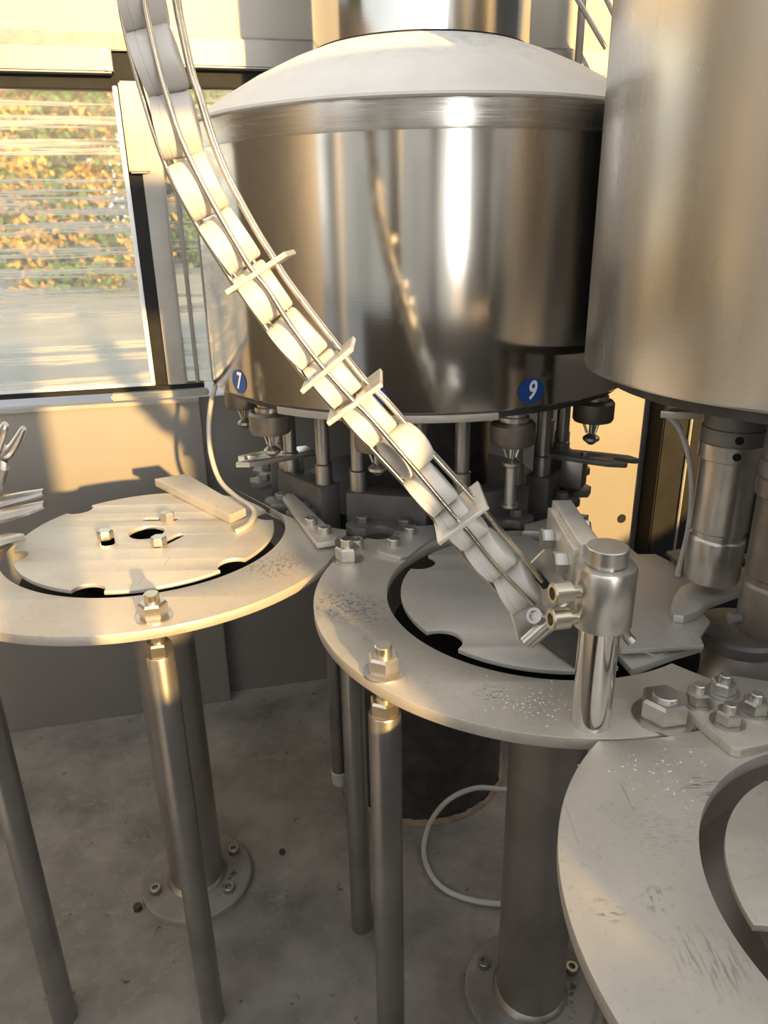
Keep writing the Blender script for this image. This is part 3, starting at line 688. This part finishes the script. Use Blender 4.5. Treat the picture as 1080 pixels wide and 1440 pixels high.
# arm running back from the collar
A0 = Vector((PX - .006, PY + .018, cz + .1365)); A1 = gz(792, 702, .160); A1.z = cz + .1365
d = (A1 - A0).normalized(); L = (A1 - A0).length
arm = box(-.0105, .0075, 0, L, -.023, .023, .0012); arm.transform(frame(A0, (0, 0, 1), d.cross(Vector((0, 0, 1)))))
wpart('arm', arm, 'bracket_steel', po)
lip = box(-.0145, -.0100, .004, L - .002, -.023, .0165, .001); lip.transform(frame(A0, (0, 0, 1), d.cross(Vector((0, 0, 1))))); wpart('arm_cheek', lip, 'bracket_steel', po)
side = d.cross(Vector((0, 0, 1)))
for f, zz in ((.72, -.004), (.22, -.004)):
    p = A0 + d * (L * f) + Vector((0, 0, zz))
    me = hexa(.018, 0, .011); me.transform(frame(p - side * .0143, -side)); wpart('arm_bolt', me, 'fastener', po)
me = hexa(.018, 0, .011); me.transform(frame(A0 + d * L * .72 + side * .0073 + Vector((0, 0, .004)), side)); wpart('arm_bolt', me, 'fastener', po)
# hanger sheet from the arm to the chute end, dark foot sheet with shade, lever
sheet([gy(779, 758, .618), gy(742, 795, .618), gy(764, 852, .618), gy(802, 852, .618), gy(800, 780, .618)], .004, 'bracket_steel', 'hanger_sheet', po)
sheet([gz(752, 893, .006), gz(812, 936, .006), gz(850, 905, .006), gz(800, 862, .006)], .008, 'dark_iron', 'foot_shade_plate', po)  # dark sheet for the block below the collar and its shade
wpart('lever', tube([Vector((PX + .012, PY + .022, cz + .118)), gz(880, 893, .040), gz(889, 903, .034)], .0052, 12, 0), 'machined_steel', po)

# ================================================================== RIGHT SIDE GUIDES
gp = thing('guide_sheet', 'broad grey guide sheet with a notched corner behind the chute post', 'guide plate', tuple(gz(930, 860)))
wpart('sheet', plate(poly_px([(853, 762), (884, 768), (897, 779), (922, 779), (948, 792), (971, 808), (978, 850), (999, 874), (985, 895), (990, 907), (874, 914), (862, 884), (868, 800)], .008), (), Z0 + .003, Z0 + .008, .0008), 'plate_disc', gp)
gp2 = wobj('lower_guide', plate(poly_px([(862, 912), (889, 941), (905, 936), (950, 919), (988, 908), (985, 880), (880, 890)], -.002), (), Z0 - .010, Z0 - .002, .0008), 'plate_disc', gz(920, 915), 'lower grey guide plate edge showing under the notched guide sheet', 'guide plate')
ft = thing('guide_finger', 'broad curved grey guide finger with a socket bolt beside the drum valves', 'guide bar', tuple(gz(990, 840, .008)))
wpart('finger', plate(poly_px([(943, 855), (947, 838), (957, 824), (985, 812), (1016, 803), (1050, 795), (1075, 810), (1060, 825), (1030, 834), (1000, 845), (980, 860), (962, 866), (948, 864)], .018), (), Z0 + .008, Z0 + .018, .002), 'plate_disc', ft)
socket_at(ft, 1027, 808, .018, .0105, .014, 'carousel_grey')
bl = wobj('backing_plate', plate(poly_px([(936, 783), (1000, 772), (1060, 790), (985, 815), (960, 806)], .006), (), Z0 + .0085, Z0 + .014), 'carousel_grey', gz(985, 795), 'grey flat plate under the steel drum valve cylinder', 'plate')
# curved wire with its bracket
pts = [gy(936, 582, .86), gy(955, 602, .86), gy(968, 640, .86), gy(973, 690, .86), gy(968, 745, .855), gz(953, 808, .012)]
cw = thing('curved_wire', 'bare curved steel wire rising from the guide sheet to a bracket', 'wire', tuple(gz(953, 808, .008)))
wpart('wire', tube(pts, .0036, 10, 8), 'white_hose', cw)
wpart('wire_bracket', plate([(gy(928, 576, .86).x, .856), (gy(945, 572, .86).x, .868), (gy(980, 572, .86).x, .868), (gy(980, 585, .86).x, .845), (gy(945, 585, .86).x, .848)], (), gy(945, 586, .86).z, gy(945, 576, .86).z), 'bracket_steel', cw)

# ================================================================== DRUM ON THE RIGHT
dr = thing('rotary_drum', 'large satin steel drum standing right before the tank, valve cylinders below', 'drum', (DRUM[0], DRUM[1], Z0 - .2))
dz = .2
mesh_obj('shell', tz(lathe([(.0, .252), (DRUM_R - .004, .252), (DRUM_R - .001, .250), (DRUM_R, .253), (DRUM_R, 1.0), (DRUM_R - .01, 1.0)], 160), dz), 'satin_drum', dr)
mesh_obj('core', tz(lathe([(0, -.2), (.028, -.2), (.028, .25)], 48), dz), 'dark_iron', dr)
mesh_obj('underside_ring', tz(lathe([(.24, .252), (.24, .235), (.13, .232), (.13, .252)], 64), dz), 'dark_iron', dr)
def make_cylinder():
    c = thing('drum_valve', '', 'valve cylinder')
    mesh_obj('top_sleeve', lathe([(0, .236), (.030, .236), (.030, .205), (.0315, .204), (.0315, .190), (.0305, .189), (.0305, .187)], 40), 'carousel_grey', c)
    rg = mesh_obj('clamp_ring', lathe([(.0305, .189), (.0318, .188), (.0318, .172), (.0305, .171)], 40), 'machined_steel', c)
    mesh_obj('barrel', lathe([(.0285, .172), (.0285, .092), (.0265, .090), (.0265, .084), (.0285, .082), (.0290, .080), (.0290, .036), (.0275, .032), (0, .032)], 48), 'machined_steel', c)
    for zz, mm_ in ((.197, 'gasket_shade_black'), (.180, 'gasket_shade_black')):
        me = lathe([(0, 0), (.0042, 0), (.0042, .0006), (.002, .0008), (0, .0005)], 16)
        mesh_obj('set_screw', me, mm_, c, frame(Vector((-.008, -.0306, zz)), (-.25, -.97, 0)))
    return c
cp = make_cylinder(); cp.location = (.362, .735, Z0); tag(cp, 'silver valve cylinder with two screwed rings under the drum', 'valve cylinder', 'valve cylinders under the drum')
c2 = copy_tree(cp); c2.location = (.372, .628, Z0 - .004); tag(c2, 'bronze-tinted valve cylinder under the drum with a grease nipple', 'valve cylinder', 'valve cylinders under the drum')
for q in [o for o in bpy.data.objects if o.parent == c2 and o.name.split('.')[0] in ('barrel', 'clamp_ring')]:
    q.data = q.data.copy(); q.data.materials.clear(); q.data.materials.append(M['valve_bronze'])
mesh_obj('grease_nipple', lathe([(0, 0), (.005, 0), (.005, .004), (.003, .006), (0, .006)], 16), 'warm_fastener', c2, frame(Vector((-.004, -.0278, .068)), (-.15, -1, .1)))
mesh_obj('drain_nozzle', lathe([(0, 0), (.006, 0), (.006, .012), (.004, .013), (0, .013)], 16), 'carousel_grey', c2, frame(Vector((-.027, 0, .045)), (-1, -.1, 0)))
# bottle platform below the drum, seen past the ring edge
pb = gz(1040, 890, -.06)
bw = thing('bottle_platform', 'low grey bottle platform with rounded rim seen beyond the ring table edge', 'platform', (pb.x, pb.y, 0))
mesh_obj('rim', lathe([(0, Z0 - .052), (.048, Z0 - .052), (.052, Z0 - .056), (.052, Z0 - .068), (.046, Z0 - .072)], 48), 'carousel_grey', bw)
mesh_obj('body', lathe([(.046, Z0 - .070), (.060, Z0 - .10), (.062, Z0 - .16), (.062, Z0 - .24), (.060, .0), (0, 0)], 48), 'pillar_steel', bw)

# ================================================================== LEFT GRIPPERS (neighbouring rinser)
def gripper(name, label, body, prongs, mat='machined_steel'):
    th = thing(name, label, 'gripper', tuple(body[0]))
    wpart('body', tube(body, .014, 8, 0, flat=.7), mat, th)
    wpart('arm', tube([body[0], Vector((-.80, 1.035, body[0].z))], .009, 10, 0), mat, th)
    for pr in prongs: wpart('prong', tube(pr, .006, 10, 6, rad=lambda t: .0150 * (1 - .5 * t * t), flat=.55), mat, th)
    return th
Yg = 1.00
rc = thing('gripper_column', 'steel column carrying the neck grippers beside the left starwheel', 'column', (-.82, 1.04, 0))
mesh_obj('column', lathe([(0, .008), (.026, .008), (.026, Z0 + .12), (.022, Z0 + .125), (0, Z0 + .125)], 32), 'leg_steel', rc)
mesh_obj('base_flange', cyl(.06, 0, .01, 32), 'dusty_floor', rc)
gripper('neck_gripper', 'steel neck gripper with two level prongs reaching over the left starwheel', [gy(-25, 745, Yg), gy(2, 660, Yg), gy(4, 655, Yg)],
        [[gy(-10, 712, Yg), gy(20, 703, Yg), gy(45, 697, Yg), gy(62, 692, Yg)], [gy(-10, 728, Yg - .03), gy(20, 722, Yg - .03), gy(45, 715, Yg - .03), gy(63, 709, Yg - .03)]])
gripper('neck_gripper', 'upright steel neck gripper with two raised prongs before the grey panel', [gy(-15, 690, Yg + .03), gy(6, 635, Yg + .03), gy(8, 632, Yg + .03)],
        [[gy(5, 640, Yg + .03), gy(16, 632, Yg + .03), gy(25, 618, Yg + .03), gy(33, 602, Yg + .03)], [gy(-6, 632, Yg), gy(-2, 620, Yg), gy(4, 606, Yg), gy(8, 596, Yg)]])
gripper('neck_gripper', 'low steel neck gripper with a flat prong touching the starwheel edge', [gz(-45, 775, .01), gz(-20, 768, .012), gz(-18, 768, .012)], [[gz(-20, 768, .012), gz(0, 762, .012), gz(18, 757, .012), gz(34, 755, .010)]])

# ================================================================== FLOOR DETAILS
hp = [gy(735, 1100, 1.09), gy(712, 1110, 1.075), gy(670, 1108, 1.065), gy(632, 1124, 1.055), gy(606, 1155, 1.045)] + [gz(x, y, -.6435) for x, y in ((596, 1192), (602, 1222), (622, 1248), (656, 1264), (700, 1271), (740, 1268), (790, 1250))]
wobj('hose_loop', tube(hp, .0048, 10, 5), 'white_hose', gz(656, 1264, -.65), 'pale hose bent in a loop on the floor behind the pillar', 'hose')
for (px, py, s, lab) in ((397, 1200, .006, 'tiny dark nut lying alone on the dusty floor'), (194, 1279, .008, 'dark bolt head lying beside the pillar flange')):
    p = gz(px, py, -.65); me = hexa(s * 1.6, 0, s * 1.2); o = wobj('loose_nut', (lambda q: (q.transform(T(p.x, p.y, 0)), q)[1])(me), 'dark_iron', (p.x, p.y, 0), lab, 'nut')

# white plastic shavings on the plates
bm = bmesh.new()
def flakes(px, py, sx, sy, n_, s0):
    for k in range(n_):
        p = gz(random.gauss(px, sx), random.gauss(py, sy), .0002); s = s0 * random.uniform(.3, 1.2); q = random.random() * PI; e = random.uniform(.4, 1)
        vs = [bm.verts.new((p.x + s * (math.cos(q) * u - math.sin(q) * v * e), p.y + s * (math.sin(q) * u + math.cos(q) * v * e), Z0 + .0003 + zz)) for u, v, zz in ((-1, -.6, 0), (1, -.5, 0), (.8, .6, 0), (-.7, .7, 0), (0, 0, s * .6))]
        for i in range(4): bm.faces.new((vs[i], vs[(i + 1) % 4], vs[4]))
flakes(745, 990, 28, 12, 110, .0011); flakes(715, 968, 30, 8, 25, .0010); flakes(905, 1075, 40, 14, 45, .0014); flakes(930, 1120, 35, 18, 20, .0010); flakes(690, 895, 60, 15, 5, .0012)
sh = bpy.data.meshes.new('flakes'); bmesh.ops.recalc_face_normals(bm, faces=bm.faces); bm.to_mesh(sh); bm.free()
wobj('plastic_shavings', sh, 'flake_white', (MID[0], MID[1], Z0), 'tiny white plastic shavings scattered on the steel tables', 'shavings', kind='stuff')

# ================================================================== UPPER RIGHT PIPES
wobj('cable', tube([W(.30, .82, -.10), W(.40, .70, -.10)], .0045, 8, 0), 'fastener', W(.40, .70, -.10), 'thin slanting steel rod beyond the tank neck, lower one', 'rod')
wobj('cable', tube([W(.335, .84, -.12), W(.44, .69, -.12)], .0045, 8, 0), 'fastener', W(.44, .69, -.12), 'thin slanting steel rod beyond the tank neck, upper one', 'rod')
wobj('conduit', tube([W(.372, .66, -.05), W(.372, 1.2, -.05)], .0075, 10, 0), 'trim_steel', W(.372, .66, -.05), 'upright steel conduit before the cream panel beyond the tank', 'conduit')

# ================================================================== ADDED CABINET AND BUILDINGS, TREES (yard)
cb = thing('added_cabinet', 'made-up grey cabinet standing unseen in the yard', 'cabinet', (-2.3, -1.6, -.6))  # added cabinet, made up as a sun blocker and dark reflection
mesh_obj('body', box(-.14, .14, -.12, .12, 0, 2.3, .006), 'cabinet_paint', cb); dd = mesh_obj('door', box(-.125, .125, .12, .135, .08, 2.2, .004), 'cabinet_paint', cb); mesh_obj('handle', box(.08, .10, .135, .155, 1.1, 1.25, .003), 'fastener', dd)
def building(loc, w_, d_, h_, mat, label, doors):
    th = thing('added_building', label, 'building', loc)
    mesh_obj('walls', box(-w_ / 2, w_ / 2, -d_ / 2, d_ / 2, 0, h_, .02), mat, th)
    mesh_obj('roof', box(-w_ / 2 - .2, w_ / 2 + .2, -d_ / 2 - .2, d_ / 2 + .2, h_, h_ + .12, .02), 'carousel_grey', th)
    for (u, ww, z_0, z_1, axis) in doors:
        if axis == 'y': mesh_obj('door', box(u - ww / 2, u + ww / 2, d_ / 2, d_ / 2 + .05, z_0, z_1, .01), 'pale_paint', th)
        else: mesh_obj('door', box(-w_ / 2 - .05, -w_ / 2, u - ww / 2, u + ww / 2, z_0, z_1, .01), 'pale_paint', th)
building((-6.5, -16.5, -.6), 20.0, 4.0, 4.0, 'pale_wall', 'long pale hall added unseen across the yard to dim tank glare', [(-2.0, 2.4, 0, 3.0, 'y'), (6.0, 2.4, 0, 3.0, 'y')])  # added out of view: blocks horizon glare mirrored in the tank
building((6.3, -.5, -.6), 3.4, 9.0, 4.0, 'dark_render', 'dark store added unseen beside the yard to darken reflections', [(-3.0, 1.0, 0, 2.6, 'x')])  # added out of view: gives the tank a dark reflection
def tree(loc, h, r, mats, label, seed):
    rnd = random.Random(seed); th = thing('tree', label, 'tree', loc, 'trees round the yard')
    mesh_obj('trunk', tube([(0, 0, 0), (.05, .03, h * .35), (-.04, .05, h * .7), (0, 0, h * .9)], .1, 10, 4, rad=lambda t: .13 * (1 - .75 * t) * h / 4), 'bark', th)
    for mi, mt in enumerate(mats):
        vs, fs = [], []
        cl = [(rnd.gauss(0, r * .45), rnd.gauss(0, r * .45), h * rnd.uniform(.06, 1.0)) for _ in range(120)]
        for c in cl:
            for _ in range(56):
                p = Vector((c[0] + rnd.gauss(0, r * .15), c[1] + rnd.gauss(0, r * .15), max(.1, c[2] + rnd.gauss(0, r * .13)))); s = rnd.uniform(.07, .14) * h / 6
                u = Vector((rnd.gauss(0, 1), rnd.gauss(0, 1), rnd.gauss(0, 1))).normalized() * s; v = u.orthogonal().normalized() * s * .6; k = len(vs)
                vs += [p - u, p + v, p + u, p - v]; fs.append((k, k + 1, k + 2, k + 3))
        me = bpy.data.meshes.new('crown'); me.from_pydata(vs, [], fs); o = mesh_obj('crown', me, mt, th); o['kind'] = 'stuff'
G = -.6
for (x, y, h, r, ms, lab, sd) in ((-9.4, 24, 7.0, 2.4, ('leaf_green', 'leaf_gold'), 'green and gold tree far beyond the filmed window', 1), (-15.4, 36, 9, 2.6, ('leaf_rust', 'leaf_gold'), 'rust coloured tree far beyond the filmed window', 2),
                                  (-6.8, 37, 9, 2.4, ('leaf_green', 'leaf_green'), 'all green tree far beyond the narrow window', 3), (-11.2, 47, 10, 3.0, ('leaf_rust', 'leaf_green'), 'rust and green tree standing behind the green and gold one', 6), (-24.5, 51, 11, 3.4, ('leaf_gold', 'leaf_green'), 'gold and green tree farthest off beyond the filmed window', 7),
(7.6, -9.2, 5.5, .9, ('leaf_green', 'leaf_gold'), 'tall green tree in the yard mirrored in the drum', 4),
                                  (-8.6, -2.0, 5.0, 1.6, ('leaf_green', 'leaf_green'), 'dense green tree across the yard facing the tank', 5)):
    tree((x, y, G), h, r, ms, lab, sd)
